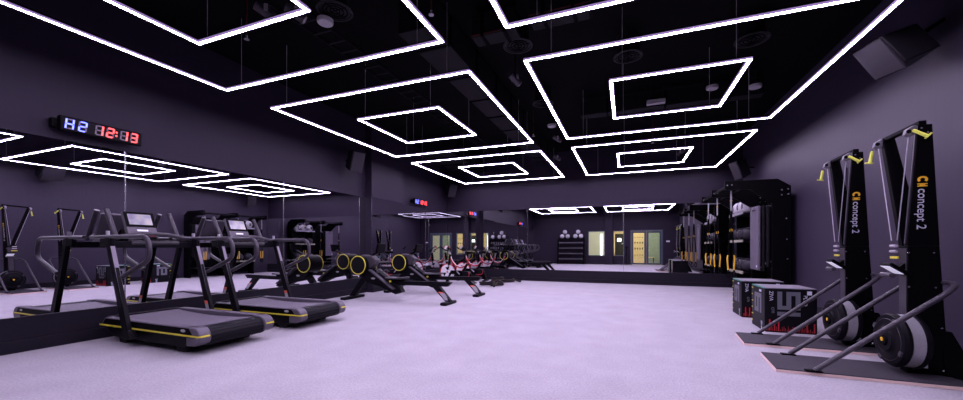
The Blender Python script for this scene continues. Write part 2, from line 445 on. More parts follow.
# ------------------------------------------------------------------ LED frames
X0, Y0, A, G, BI, H = -5.2476, .1601, 3.3994, .7304, 1.549, 3.366
W = .034
def led_frame(x0, y0, x1, y1, name, label, group):
    cx, cy = (x0+x1)/2, (y0+y1)/2; hx, hy = (x1-x0)/2, (y1-y0)/2
    t = thing(name, label, 'ceiling light', (cx, cy, H), 0, group)
    w = W/2; zt, zb = .008, -.012
    hs = MB()
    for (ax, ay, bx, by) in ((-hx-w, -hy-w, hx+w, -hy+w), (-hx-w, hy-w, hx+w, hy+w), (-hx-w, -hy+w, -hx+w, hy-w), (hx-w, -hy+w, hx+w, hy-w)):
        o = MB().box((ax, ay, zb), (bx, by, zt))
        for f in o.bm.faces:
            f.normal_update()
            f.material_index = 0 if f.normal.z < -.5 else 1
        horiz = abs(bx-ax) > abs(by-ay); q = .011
        o.mi = 2  # glowing flanges along both sides, added as a bloom halo
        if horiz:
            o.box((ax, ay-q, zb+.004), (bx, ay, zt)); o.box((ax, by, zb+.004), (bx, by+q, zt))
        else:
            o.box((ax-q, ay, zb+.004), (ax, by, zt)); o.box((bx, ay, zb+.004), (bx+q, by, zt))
        tb = o.build('led_tube', [M['ledbot'], M['ledside'], M['ledhalo']], t)
        hs.box((ax, ay, zt), (bx, by, zt+.025))
    hs.build('housing', M['black'], t)
    for sx in (-1, 1):
        for sy in (-1, 1):
            MB().cyl((sx*hx*.82, sy*hy, zt+.025), (sx*hx*.82, sy*hy, ZC-H), .0035, n=6).build('hanging_wire', M['grey'], t)
rown = ['nearest the camera', 'in the middle row', 'in the row by the back wall']
for ix, side in ((0, 'left'), (1, 'right')):
    for iy in range(3):
        x0 = X0+ix*(A+G); y0 = Y0+iy*(A+G); o = (A-BI)/2
        led_frame(x0, y0, x0+A, y0+A, 'square_light_frame', 'large outer LED square, %s side of ceiling, %s' % (side, rown[iy]), 'large LED squares')
        led_frame(x0+o, y0+o, x0+o+BI, y0+o+BI, 'square_light_frame', 'small inner LED square, %s side of ceiling, %s' % (side, rown[iy]), 'small LED squares')

# ------------------------------------------------------------------ ceiling services
def diffuser(x, y, label):
    t = thing('ceiling_diffuser', label, 'air vent', (x, y, 4.0), 0, 'round ceiling vents')
    MB().lathe([(.20,.0),(.21,-.015),(.185,-.02),(.175,-.005)], axis='z').build('rim', M['dimgrey'], t)
    c = MB()
    for r in (.055,.10,.14): c.torus((0,0,-.01), r, .008, 'z', 28, 6)
    c.box((-.17,-.008,-.008), (.17,.008,.0)); c.box((-.008,-.17,-.008), (.008,.17,.0))
    c.build('louvre', M['ceil'], t)
    MB().cyl((0,0,0), (0,0,.3), .16).build('neck', M['duct'], t)
diffuser(.02, 5.95, 'round ceiling vent left of the small middle LED square')
diffuser(1.6, 6.09, 'round ceiling vent right of centre inside the large middle LED square')
diffuser(-3.27, 3.52, 'round ceiling vent inside the nearest left LED square')
diffuser(-1.43, 5.07, 'round ceiling vent between left and right middle LED squares')
diffuser(-1.54, 7.29, 'round ceiling vent beside the far corner of the right middle LED square')
def disc(x, y, label):
    t = thing('ceiling_speaker', label, 'ceiling fixture', (x, y, 3.9), 0, 'round ceiling fixtures')
    MB().lathe([(0,-.02),(.085,-.02),(.095,-.005),(.095,.03),(0,.03)], axis='z').build('cover', M['grey'], t)
    MB().cyl((0,0,.03), (0,0,.4), .012, n=8).build('stem', M['duct'], t)
disc(2.06, 7.65, 'pale round ceiling fixture right of the small middle LED square')
disc(1.38, 7.43, 'pale round ceiling fixture at the right corner of the small middle LED square')
disc(-1.58, 8.44, 'pale round ceiling fixture between the middle LED squares')
disc(-3.43, 3.53, 'pale round ceiling fixture next to the nearest left round vent')
e = thing('emergency_light', 'small pale emergency light box inside the right middle LED square', 'lamp', (.52, 7.76, 3.9))
MB().box((-.16,-.05,-.04), (.16,.05,.04)).build('body', M['grey'], e, .008)
for s in (-.1, .1): MB().cyl((s,0,.04), (s,0,.4), .005, n=6).build('rod', M['duct'], e)
def spot(x, y, rz, label):
    t = thing('ceiling_spotlight', label, 'spotlight', (x, y, 3.88), rz, 'dark ceiling spotlights')
    MB().cyl((0,0,.05), (0,0,.42), .012, n=8).build('stem', M['duct'], t)
    MB().box((-.02,-.07,-.02), (.02,-.06,.06)).box((-.02,.06,-.02), (.02,.07,.06)).box((-.02,-.07,.05), (.02,.07,.06)).build('yoke', M['silver'], t)
    h = MB().cyl((-.1,0,.05), (.09,0,-.05), .055).build('head', M['plast'], t)
    MB().cyl((.092,0,-.051), (.10,0,-.055), .045).build('lens', M['grey'], h)
spot(-1.69, 5.82, 1.0, 'ceiling spotlight between the middle LED squares, nearer one')
spot(-1.63, 9.42, .5, 'ceiling spotlight above the gap beyond the middle LED squares')
spot(-1.98, 11.4, .5, 'ceiling spotlight between the far LED squares')
spot(1.46, 12.0, 2.6, 'ceiling spotlight inside the far right small LED square')
spot(-3.9, 3.1, .9, 'honeycomb ceiling spotlight inside the nearest left LED square, left one')
spot(-3.6, 3.25, .9, 'honeycomb ceiling spotlight inside the nearest left LED square, right one')
def sprinkler(x, y, label):
    t = thing('sprinkler', label, 'sprinkler', (x, y, 3.7), 0, 'ceiling sprinklers')
    MB().cyl((0,0,.05), (0,0,.6), .011, n=8).build('drop_pipe', M['pipe'], t)
    MB().lathe([(0,0),(.03,0),(.03,.006),(.01,.012),(.012,.05),(0,.05)], axis='z', n=14).build('head', M['silver'], t)
sprinkler(-4.35, 3.2, 'sprinkler on a red drop pipe in the nearest left LED square')
sprinkler(-2.0, 3.6, 'sprinkler between the two nearest LED squares')
sprinkler(-2.0, 8.4, 'sprinkler on a red drop pipe between the middle LED squares')
sprinkler(.6, 10.0, 'sprinkler above the far right LED squares')
def duct(a, c, label, red=False):
    t = thing('ceiling_duct', label, 'duct', ((a[0]+c[0])/2, (a[1]+c[1])/2, a[2]), 0)
    hx, hy, hz = abs(c[0]-a[0])/2, abs(c[1]-a[1])/2, c[2]-a[2]
    MB().box((-hx,-hy,0), (hx,hy,hz)).build('casing', M['duct'], t, .01)
    n = max(2, int(2*max(hx,hy)/.9))
    for k in range(n):
        q = -1+2*(k+.5)/n
        if hx > hy: MB().box((q*hx-.02,-hy-.015,-.015), (q*hx+.02,hy+.015,hz)).build('flange', M['ceil'], t)
        else: MB().box((-hx-.015,q*hy-.02,-.015), (hx+.015,q*hy+.02,hz)).build('flange', M['ceil'], t)
    if red: MB().box((-hx,-hy-.006,.01), (hx,-hy,.03)).build('red_stripe', M['pipe'], t)
duct((-2.7,4.0,3.85), (-2.2,11.5,4.25), 'long black duct along the ceiling left of centre')
duct((-1.9,4.5,3.9), (-1.3,4.75,4.2), 'black fan-coil box with a red edge, left one', True)
duct((-1.1,4.35,3.9), (-.4,4.65,4.2), 'black fan-coil box with a red edge, right one', True)
duct((-5.6,9.4,3.8), (-4.6,12.2,4.2), 'black duct in the far left of the ceiling')
duct((-.9,8.0,3.9), (2.3,8.25,4.2), 'black cross duct above the gap before the far right LED squares')
ct = thing('cable_tray', 'black cable tray running along the ceiling over the left LED squares', 'cable tray', (-3.7, 6.5, 3.95))
MB().box((-.15,-5,0), (-.14,5,.06)).box((.14,-5,0), (.15,5,.06)).build('side_rail', M['duct'], ct)
r_ = MB()
for k in range(40): r_.box((-.14,-5+k*.25,0), (.14,-4.97+k*.25,.01))
r_.build('rung', M['duct'], ct)['kind'] = 'stuff'
for k in (-4,-2,0,2,4): MB().cyl((0,k,.0), (0,k,.35), .005, n=6).build('rod', M['duct'], ct)

# ------------------------------------------------------------------ speakers
def speaker_box(corners, back, label, mount):
    # corners: four points of the visible face, back: offset vector of cabinet depth, mount: wall point
    Cn = [Vector(c) for c in corners]; o = sum(Cn, Vector())/4; bk = Vector(back)
    t = thing('wall_speaker', label, 'speaker', o, 0)
    q = [c-o for c in Cn]
    MB().hexa(q, [c*.92+bk for c in q]).build('cabinet', M['cab'], t, .012)
    nrm = (q[1]-q[0]).cross(q[2]-q[1]).normalized()
    if nrm.dot(bk) > 0: nrm = -nrm
    e1 = (q[1]-q[0]); e2 = (q[3]-q[0])
    g = [q[0]+e1*.04+e2*.04, q[0]+e1*.96+e2*.04, q[0]+e1*.96+e2*.96, q[0]+e1*.04+e2*.96]
    MB().hexa([p+nrm*.012 for p in g], [p-nrm*.01 for p in g]).build('grille', M['grille'], t, .006)
    MB().tube([bk*.6, Vector(mount)-o], .02, 10).build('bracket', M['black'], t)
    return t
th_ = yaw
def ray(u, v):
    xc = (u-481.5)/F; zc = (HY-v)/F
    return Vector((xc*math.cos(th_)-math.sin(th_), xc*math.sin(th_)+math.cos(th_), zc))
def aty(u, v, y):
    r = ray(u, v); return Vector((0,0,CAMH)) + r*(y/r.y)
def atx(u, v, x):
    r = ray(u, v); return Vector((0,0,CAMH)) + r*(x/r.x)
speaker_box([(2.41,5.54,3.39), (2.62,5.52,3.02), (2.63,5.05,3.03), (2.45,5.08,3.33)], (.28,.0,.10), 'big dark loudspeaker high on the right wall above the ski machines', (3.05, 5.3, 3.5))
def small_speaker(loc, rz, label, tilt=.35):
    t = thing('wall_speaker', label, 'speaker', loc, rz)
    Mx = Matrix.Rotation(tilt, 4, 'Y')
    def R(p): return Mx @ Vector(p)
    # faces local +x, tilted downwards, wall at local -x
    q = [(.13,-.17,-.24),(.13,.17,-.24),(.13,.17,.24),(.13,-.17,.24)]; k = [(-.14,-.11,-.2),(-.14,.11,-.2),(-.14,.11,.2),(-.14,-.11,.2)]
    MB().hexa([R(p) for p in q], [R(p) for p in k]).build('cabinet', M['cab'], t, .012)
    MB().hexa([R((.145,y*.15,z*.22)) for y, z in ((-1,-1),(1,-1),(1,1),(-1,1))], [R((.125,y*.15,z*.22)) for y, z in ((-1,-1),(1,-1),(1,1),(-1,1))]).build('grille', M['grille'], t)
    MB().tube([R((-.12,0,0)), (-.32,0,.04)], .02, 8).build('bracket', M['black'], t)
small_speaker((-5.88,6.95,3.15), -.25, 'dark loudspeaker high on the left wall just before the pillar')
small_speaker((-5.88,12.0,3.2), -.5, 'dark loudspeaker high in the far left corner')
small_speaker((2.73,11.3,3.15), PI+.3, 'dark loudspeaker on the right wall above the storage rig')

# ------------------------------------------------------------------ timers
SEG = {'H': 'bcefg', '2': 'abged', '1': 'bc', '3': 'abgcd'}
def digit(ch, oy, mlit, t, h=.122, w=.076):
    k = .0145
    sg = {'a': ((k*1.05, h-k), (w-k*1.05, h)), 'd': ((k*1.05, 0), (w-k*1.05, k)), 'g': ((k*1.05, h/2-k/2), (w-k*1.05, h/2+k/2)),
          'f': ((0, h/2+k*.3), (k, h-k*.4)), 'b': ((w-k, h/2+k*.3), (w, h-k*.4)), 'e': ((0, k*.4), (k, h/2-k*.3)), 'c': ((w-k, k*.4), (w, h/2-k*.3))}
    on = MB(); offs = []; slant = .10
    for s, (a, c) in sg.items():
        tgt = on if s in SEG[ch] else MB()
        if tgt is not on: offs.append(tgt)
        x0 = .0405 if tgt is on else .0395
        pts = []
        for (y, z) in ((a[0],a[1]),(c[0],a[1]),(c[0],c[1]),(a[0],c[1])):
            pts.append((y + z*slant, z))
        bot = [(x0-.004, oy+y, z-h/2) for y, z in pts]; top = [(x0+.002, oy+y, z-h/2) for y, z in pts]
        tgt.hexa(bot, top)
    d = on.build('digit', mlit, t)
    for q_ in offs: q_.build('unlit_segment', M['offseg'], d)
def timer(loc, label, rz=0, s=1.0):
    t = thing('wall_timer', label, 'timer', loc, rz)
    t.scale = (s, s, s)
    MB().box((-.03,-.385,-.085), (.038,.385,.085)).build('housing', M['black'], t, .006)
    MB().box((.036,-.37,-.07), (.0385,.37,.07)).build('display_window', M['satin'], t)
    MB().box((-.09,-.43,-.05), (-.02,-.30,.05)).build('bracket', M['black'], t)
    MB().box((-.09,.30,-.03), (-.02,.36,.03)).build('bracket', M['black'], t)
    y = -.35
    digit('H', y, M['blueseg'], t); digit('2', y+.112, M['blueseg'], t)
    digit('1', y+.262, M['redseg'], t); digit('2', y+.366, M['redseg'], t)
    c = MB()
    for z in (-.022, .022): c.box((.037, y+.462+z*.1, z-.008), (.0425, y+.478+z*.1, z+.008))
    c.build('colon', M['redseg'], t)
    digit('1', y+.503, M['redseg'], t); digit('3', y+.606, M['redseg'], t)
timer((-6.09, 2.59, 2.585), 'big wall timer reading H2 12:13 above the near left mirrors')
timer((-6.09, 10.25, 2.56), 'wall timer reading H2 12:13 beyond the pillar in the far left corner')

# ------------------------------------------------------------------ treadmills
def treadmill(yc, label):
    xo = -4.9
    t = thing('curved_treadmill', label, 'treadmill', (xo*1.046, yc, 0), 0, 'treadmills facing the left mirrors')
    X = lambda x: x-xo
    w = .42
    MB().prism([(X(-5.70),.25),(X(-5.60),.14),(X(-5.50),.085),(X(-4.28),.085),(X(-4.10),.12),(X(-4.02),.25)], -w+.03, w-.03).build('base', M['satin'], t, .01)
    for s in (-1, 1):
        o = s*w; i = s*(w-.085)
        sp = MB().prism([(X(-5.71),.25),(X(-5.62),.335),(X(-4.10),.335),(X(-4.05),.31),(X(-4.03),.25)], o, i).build('side_rail', M['cap'], t, .008)
        MB().prism([(X(-5.72),.235),(X(-5.72),.25),(X(-4.02),.25),(X(-4.02),.235)], s*(w-.004), s*(w+.006)).build('side_band', M['satin'], sp)
        MB().prism([(X(-5.66),.262),(X(-5.60),.325),(X(-4.12),.325),(X(-4.06),.262)], s*(w-.002), s*(w+.005)).build('black_panel', M['black'], sp)
        st = MB().box((X(-5.715), s*(w+.002), .243), (X(-3.98), s*(w+.010), .258))
        lk_ = [(X(-3.98), s*(w+.002)), (X(-3.957), s*(w-.012)), (X(-3.947), s*(w-.008)), (X(-3.98), s*(w+.010))]
        st.hexa([(a, b, .243) for a, b in lk_], [(a, b, .258) for a, b in lk_])
        st.box((X(-3.957), s*(w-.012), .243), (X(-3.948), s*(w-.10), .258))
        st.build('accent_stripe', M['yellow'], sp)
        ec = MB(); prof = [(X(-4.16),.335)]
        for k in range(9):
            a = PI/2 - k*PI/8*.98
            prof.append((X(-4.06)+.105*math.cos(a), .232+.103*math.sin(a)))
        prof += [(X(-4.16),.125)]
        ec.prism(prof, s*(w+.001), s*(w-.12)); ec.build('end_cap', M['cap'], t, .012)
        lg = MB().lathe([(0,0),(.022,0),(.022,.003),(0,.003)], axis='y', n=18)
        for v in lg.bm.verts: v.co = Vector((v.co.x*1.7 + X(-4.2), v.co.y*s + s*(w+.004), v.co.z*.7 + .298))
        lg.build('badge', M['grey'], sp)
        # leg
        y = s*(w+.028)
        p0 = Vector((X(-5.09), y, .12)); p1 = Vector((X(-5.48), y, 1.26))
        l = MB(); l.hexa([p0+Vector((-.055,-.026,0)), p0+Vector((.055,-.026,0)), p0+Vector((.055,.026,0)), p0+Vector((-.055,.026,0))],
                     [p1+Vector((-.04,-.024,0)), p1+Vector((.04,-.024,0)), p1+Vector((.04,.024,0)), p1+Vector((-.04,.024,0))])
        l.prism([(X(-5.16),.115),(X(-5.03),.115),(X(-4.95),.16),(X(-5.05),.24),(X(-5.16),.24)], s*(w-.0), s*(w+.05))
        lo = l.build('leg', M['satin'], t, .008)
        d = (p1-p0)
        fc = []
        for a in (.03, .97):
            c = p0+d*a; hw = .052-.015*a
            fc.append([c+Vector((hw,-.02,0)), c+Vector((hw+.004,-.02,0)), c+Vector((hw+.004,.02,0)), c+Vector((hw,.02,0))])
        MB().hexa(fc[0], fc[1]).build('leg_trim', M['lilac'], lo)
        c = p0+d*.28; c2 = p0+d*.245; c3 = p0+d*.12
        q = -.0275
        if s > 0: MB().hexa([c2+Vector((-.03,q-.003,0)), c2+Vector((.03,q-.003,0)), c2+Vector((.03,q,0)), c2+Vector((-.03,q,0))],
                  [c+Vector((-.03,q-.003,0)), c+Vector((.03,q-.003,0)), c+Vector((.03,q,0)), c+Vector((-.03,q,0))]).build('red_sticker', mat_red_sticker, lo)
        if s > 0: MB().hexa([c3+Vector((-.03,-s*.0275-.003,0)), c3+Vector((.03,-s*.0275-.003,0)), c3+Vector((.03,-s*.0275,0)), c3+Vector((-.03,-s*.0275,0))],
                  [c2+Vector((-.03,-s*.0275-.003,0)), c2+Vector((.03,-s*.0275-.003,0)), c2+Vector((.03,-s*.0275,0)), c2+Vector((-.03,-s*.0275,0))]).build('warning_label', M['grey'], lo)
        # handrail loop
        path = fillet([(X(-5.84), y, 1.265), (X(-5.4), y, 1.265), (X(-4.74), y, 1.265), (X(-4.70), y, 1.02), (X(-5.21), y, .82)], .14, 8)
        hr = MB().tube(path, .024, 12).build('handrail', M['plast'], t)
        MB().box((X(-5.62), y-.022, 1.16), (X(-5.40), y+.022, 1.25)).build('rail_bracket', M['satin'], hr, .006)
        for fx in (-5.40, -4.35):
            MB().prism([(X(fx)-.09,.09),(X(fx)+.09,.09),(X(fx)+.06,.0),(X(fx)-.06,.0)], s*.22, s*.36).build('foot', M['rubber'], t, .006)
        # push handle
        MB().tube([(X(-5.60), s*.325, 1.24), (X(-5.815), s*.325, 1.60)], .027, 12).build('push_handle', M['plast'], t)
        MB().cyl((X(-5.5), y, 1.285), (X(-5.5), y, 1.335), .018).build('knob', M['silver'], hr)
    # belt of slats: gentle dish, then round the rear roller
    pts = []
    for k in range(30):
        u = k/29; x = -5.63 + u*(1.53); pts.append((x, .318 - .035*math.sin(PI*u)))
    for k in range(1, 12):
        a = PI/2 - k*PI/12*1.25
        pts.append((-4.09+.115*math.cos(a), .212+.112*math.sin(a)))
    bl = MB()
    for k in range(len(pts)-1):
        (xa, za), (xb, zb) = pts[k], pts[k+1]
        dx, dz = xb-xa, zb-za; L = math.hypot(dx, dz); tx, tz = dx/L, dz/L; g = .1
        a = (X(xa+dx*g*.5), za+dz*g*.5); c = (X(xb-dx*g*.5), zb-dz*g*.5); nx, nz = -tz, tx
        bl.mi = 0 if k < 27 else 1
        if k >= 27: g = .16
        bl.prism([a, c, (c[0]-nx*.012, c[1]-nz*.012), (a[0]-nx*.012, a[1]-nz*.012)], -w+.095, w-.095)
    bl.build('running_belt', [M['belt'], M['slat']], t)
    MB().prism([(X(-5.63),.255),(X(-4.12),.255),(X(-4.0),.20),(X(-4.02),.13),(X(-5.63),.13)], -w+.09, w-.09).build('belt_bed', M['black'], t)
    MB().box((X(-5.72), -w+.05, .24), (X(-5.63), w-.05, .335)).build('front_cover', M['satin'], t, .01)
    # crossbar
    MB().tube(fillet([(X(-5.56),-w-.03,1.265),(X(-5.50),-.32,1.27),(X(-5.44),-.16,1.31),(X(-5.44),.12,1.31),(X(-5.48),.32,1.265),(X(-5.52),w+.03,1.265)], .15, 6), .024, 12).build('front_handlebar', M['plast'], t)
    MB().box((X(-5.58), -w-.02, 1.14), (X(-5.48), w+.02, 1.22)).build('crossbeam', M['satin'], t, .01)
    MB().cyl((X(-5.5),-.24,1.20), (X(-5.5),.26,1.20), .03).build('padded_bar', M['grip'], t)
    # console
    cn = Vector((X(-5.63), -.085, 1.42)); Mx = Matrix.Rotation(-.42, 4, 'Y')
    c = MB().obox(cn, (.05, .31, .34), Mx).build('console', M['cap'], t, .012)
    MB().obox(cn + Mx @ Vector((.027,0,.062)), (.008,.30,.20), Mx).build('bezel', M['black'], c)
    MB().obox(cn + Mx @ Vector((.033,.0,.062)), (.006,.235,.14), Mx).build('screen', M['screen'], c)
    MB().obox(cn + Mx @ Vector((.027,.0,-.085)), (.006,.11,.022), Mx).build('control_strip', M['lcd'], c)
    MB().obox(cn + Mx @ Vector((.03,.09,-.155)), (.008,.05,.018), Mx).build('stop_button', M['red'], c)
    MB().beam((X(-5.55),0,1.2), (X(-5.74),0,1.36), .12, .05).build('console_stem', M['satin'], c)
    def zmap(z):
        return z*.78 if z < .2 else (1.15+(z-1.15)*1.046)
    def rec(o):
        for ch in o.children:
            for v in ch.data.vertices:
                v.co = Vector((v.co.x*1.046, v.co.y*1.046, zmap(v.co.z)))
            rec(ch)
    bpy.context.view_layer.update()
    rec(t)
    return t
mat_red_sticker = M['red_sticker'] = mat('orange_red_sticker', (.75,.14,.08), .5)
treadmill(2.965, 'near curved treadmill with yellow side stripe facing the left mirror')
treadmill(4.255, 'far curved treadmill with yellow side stripe, behind the near treadmill')

# ------------------------------------------------------------------ rowers
def rower(y, label, drum_x=-5.35):
    xo = -4.5; sx = 1.04; dx = drum_x-(-5.35-xo)*sx-xo
    t = thing('rowing_machine', label, 'rowing machine', (xo+dx, y, 0), 0, 'rowing machines by the pillar')
    X = lambda x: (x-xo)*sx
    cx, cz, R = -5.35, .757, .203
    dr = MB().lathe([(0,-.20),(R-.015,-.20),(R,-.185),(R,.185),(R-.015,.20),(0,.20)], (X(cx),0,cz), 'y', 40).build('flywheel_drum', M['satin'], t)
    for s in (-1, 1):
        MB().torus((X(cx), s*.197, cz), R-.010, .010, 'y', 44, 8).build('yellow_ring', M['yellow'], dr)
        MB().lathe([(0,0),(R-.028,0),(R-.028,.004),(0,.004)], (X(cx), s*.204-(.004 if s<0 else 0), cz), 'y', 36).build('disc_face', M['boxfab'], dr)
    # front leg and foot
    MB().prism([(X(-5.70),.06),(X(-5.56),.06),(X(-5.18),.52),(X(-5.30),.58)], -.055, .055).build('front_leg', M['satin'], t, .008)
    MB().box((X(-5.71), -.33, 0), (X(-5.57), .33, .06)).build('front_foot', M['satin'], t, .02)
    # body
    MB().prism([(X(-5.42),.58),(X(-5.28),.66),(X(-5.04),.68),(X(-4.42),.30),(X(-4.36),.20),(X(-4.52),.15),(X(-4.9),.30),(X(-5.22),.36)], -.075, .075).build('body', M['satin'], t, .012)
    bd = MB().lathe([(0,0),(.02,0),(.02,.003),(0,.003)], axis='y', n=18)
    for v in bd.bm.verts: v.co = Vector((v.co.x*2.6 + X(-5.06), v.co.y-.079, v.co.z*1.0 + .47))
    bd.build('badge', M['grey'], t)
    for s in (-1, 1):
        MB().beam((X(-5.08), s*.15, .66), (X(-4.50), s*.15, .27), .11, .025, (0,1,0)).build('foot_plate', M['plast'], t, .006)
        MB().tube(fillet([(X(-4.95), s*.10, .60), (X(-4.9), s*.15, .66), (X(-4.84), s*.20, .60)], .05), .012, 8).build('foot_strap', M['grip'], t)
    MB().ball((X(-4.62), -.10, .42), .025, 12, 8).build('yellow_knob', M['yellow'], t)
    # rail, seat
    MB().prism([(X(-4.80),.345),(X(-4.80),.425),(X(-3.36),.45),(X(-3.28),.44),(X(-3.36),.355)], -.05, .05).build('rail', M['satin'], t, .006)
    MB().box((X(-4.74), -.07, .43), (X(-4.36), .07, .475)).build('seat_carriage', M['black'], t, .006)
    se = MB()
    se.prism([(X(-4.72),.475),(X(-4.72),.515),(X(-4.64),.505),(X(-4.50),.50),(X(-4.36),.52),(X(-4.30),.515),(X(-4.32),.475)], -.15, .15)
    se.build('seat', M['grip'], t, .012)
    # rear leg
    rl = MB().prism([(X(-3.70),.36),(X(-3.54),.36),(X(-3.28),.06),(X(-3.40),.06)], -.055, .055).build('rear_leg', M['satin'], t, .008)
    MB().prism([(X(-3.520),.225),(X(-3.415),.225),(X(-3.375),.18),(X(-3.335),.085),(X(-3.405),.085)], -.058, -.055).build('warning_label', M['grey'], rl)
    MB().prism([(X(-3.545),.245),(X(-3.450),.245),(X(-3.430),.222),(X(-3.525),.222)], -.059, -.055).build('red_sticker', M['red_sticker'], rl)
    MB().box((X(-3.42), -.24, 0), (X(-3.28), .24, .06)).build('rear_foot', M['satin'], t, .02)
    # top housing and console
    MB().prism([(X(-5.35),.98),(X(-5.1),.96),(X(-4.98),.86),(X(-5.08),.70),(X(-5.35),.70)], -.09, .09).build('drum_cover', M['plast'], t, .02)
    MB().beam((X(-5.2),0,.93), (X(-4.94),0,1.06), .06, .045).build('console_arm', M['satin'], t, .006)
    Mx = Matrix.Rotation(.25, 4, 'Y')
    c = MB().obox((X(-4.92),0,1.12), (.04,.30,.20), Mx).build('console', M['black'], t, .01)
    MB().obox((X(-4.897),0,1.115), (.006,.25,.15), Mx).build('screen', M['satin'], c)
    MB().tube(fillet([(X(-5.1),0,.80),(X(-5.0),0,.84),(X(-4.84),0,.83)], .06), .009, 8).build('pull_strap', M['grip'], t)
    MB().cyl((X(-4.83),-.22,.83), (X(-4.83),.22,.83), .016).build('pull_handle', M['grip'], t)
rower(6.70, 'near rowing machine with yellow-ringed flywheel in front of the pillar', -5.41)
rower(8.10, 'far rowing machine with yellow-ringed flywheel beside the pillar', -5.31)

# ------------------------------------------------------------------ ski ergometers
def ski(yc, label):
    xo = 1.92
    t = thing('ski_ergometer', label, 'ski machine', (xo, yc, 0), 0, 'ski machines on the right')
    X = lambda x: x-xo
    pf = MB().prism([(X(1.28),-.40),(X(2.60),-.40),(X(2.60),.20),(X(1.33),.20)], 0, .026, 'z').build('platform', M['ply'], t)
    MB().prism([(X(1.284),-.398),(X(2.598),-.398),(X(2.598),.198),(X(1.334),.198)], .026, .034, 'z').build('rubber_top', M['platform'], pf)
    # lower column
    zs = 1.16
    MB().hexa([(X(2.325),-.127,.034),(X(2.59),-.127,.034),(X(2.59),-.02,.034),(X(2.325),-.02,.034)],
              [(X(2.295),-.181,zs),(X(2.50),-.181,zs),(X(2.50),-.06,zs),(X(2.295),-.06,zs)]).build('column', M['black'], t, .006)
    MB().hexa([(X(2.306),-.140,.55),(X(2.318),-.140,.55),(X(2.318),-.05,.55),(X(2.306),-.05,.55)],
              [(X(2.290),-.170,zs-.02),(X(2.302),-.170,zs-.02),(X(2.302),-.07,zs-.02),(X(2.290),-.07,zs-.02)]).build('column_lit_strip', M['plast'], t)  # paler strip that puts light on the column front into the colour
    tops = {}
    for s in (-1, 1):
        yb = -.154 if s < 0 else -.06; yt = -.206 if s < 0 else .225; zt = 2.20
        xa0, xa1, xb0, xb1 = (2.295, 2.50, 2.335, 2.425) if s < 0 else (2.31, 2.46, 2.315, 2.405)
        ar = MB().hexa([(X(xa0),yb-.027,zs),(X(xa1),yb-.027,zs),(X(xa1),yb+.027,zs),(X(xa0),yb+.027,zs)],
                       [(X(xb0),yt-.025,zt),(X(xb1),yt-.025,zt),(X(xb1),yt+.025,zt),(X(xb0),yt+.025,zt)]).build('arm', M['black'], t, .004)
        if s < 0: MB().beam((X(xa0-.004),yb,zs+.02), (X(xb0-.003),yt,zt-.05), .016, .008).build('arm_lit_edge', M['plast'], ar)  # paler strip painted in for the lit edge of the near arm
        MB().tube([(X(2.255),yb*.8,zs+.05), (X(2.29),yt,zt-.04)], .004, 6).build('drive_cord', M['silver'], t)
        # pulley bracket + handle
        MB().prism([(X(2.255),2.125),(X(2.265),2.17),(X(2.31),2.20),(X(2.335),2.195),(X(2.335),2.14),(X(2.29),2.105)], yt-.022, yt+.022).build('pulley_bracket', M['dimsilver'], t, .004)
        MB().cyl((X(2.275), yt-.03, 2.15), (X(2.285), yt+.03, 2.15), .016).build('pulley', M['black'], t)
        if s < 0:
            h0, h1 = Vector((X(2.29), yt-.045, 2.155)), Vector((X(2.365), yt-.08, 2.085))
        else:
            h0, h1 = Vector((X(2.25), yt+.0, 2.09)), Vector((X(2.235), yt+.01, 1.975))
        d = (h1-h0).normalized()
        hb = MB(); hb.tube([h0, h0+(h1-h0)*.15, h0+(h1-h0)*.5, h1], .0135, 12, taper=[.8,1,.95,1.05])
        side = Vector((1,0,.5)) if s < 0 else Vector((-1,0,.12))
        side = (side - d*side.dot(d)).normalized()
        hb.beam(h1-side*.022, h1+side*.036, .024, .013, tuple(d.cross(side)))
        hb.build('handle', M['lime'], t, .003)
        tops[s] = (yt, zt)
    MB().beam((X(2.36),-.24,2.215), (X(2.345),.24,2.19), .05, .035, (1,0,0)).build('top_bar', M['black'], t, .004)
    for (x, z) in ((2.355,2.17),(2.395,2.13),(2.30,1.10),(2.46,1.10),(2.31,.80),(2.48,.80),(2.36,.08),(2.55,.08),(2.53,.45)):
        yy = -.125-.048*z
        MB().cyl((X(x),yy,z), (X(x),yy-.006,z), .008, n=8).build('screw', M['chrome'], t)
    # lettering on the near arm
    ylow = -.181; slope = -.050
    def pan(z, off=.003): return ylow + slope*(z-zs) - off
    def M4(x, z): return frameM((X(x), pan(z), z), (0, -slope, -1), (1,0,0))
    lt = text_mesh('lettering', 'concept 2', .088, M4(2.374, 1.655), M['letter'], t, spacing=1.0)
    em = MB(); n = 18
    # emblem: an open ring and a flared bar
    zc, xc = 1.732, 2.374
    pts = []
    for k in range(n+1):
        a = math.radians(50 + 260*k/n)
        pts.append((math.cos(a), math.sin(a)))
    for k in range(n):
        (c0, s0), (c1, s1) = pts[k], pts[k+1]
        def Q(r, c, s_): return (xc + r*s_*.9, zc + .012 - r*c*-1*-1) 
        wq = []
        for r, (cc, ss) in ((.017,(c0,s0)),(.033,(c0,s0)),(.033,(c1,s1)),(.017,(c1,s1))):
            xx = xc + r*ss; zz = zc - r*cc*.85
            wq.append((X(xx), zz))
        em.hexa([(x, pan(z, .0045), z) for x, z in wq], [(x, pan(z, .001), z) for x, z in wq])
    for (xa, xb, za, zb) in ((2.343,2.405,1.690,1.699),(2.357,2.391,1.681,1.690),(2.343,2.405,1.672,1.681)):
        wq = [(X(xa),za),(X(xb),za),(X(xb),zb),(X(xa),zb)]
        em.hexa([(x, pan(z, .0045), z) for x, z in wq], [(x, pan(z, .001), z) for x, z in wq])
    em.build('emblem', M['gold'], t)
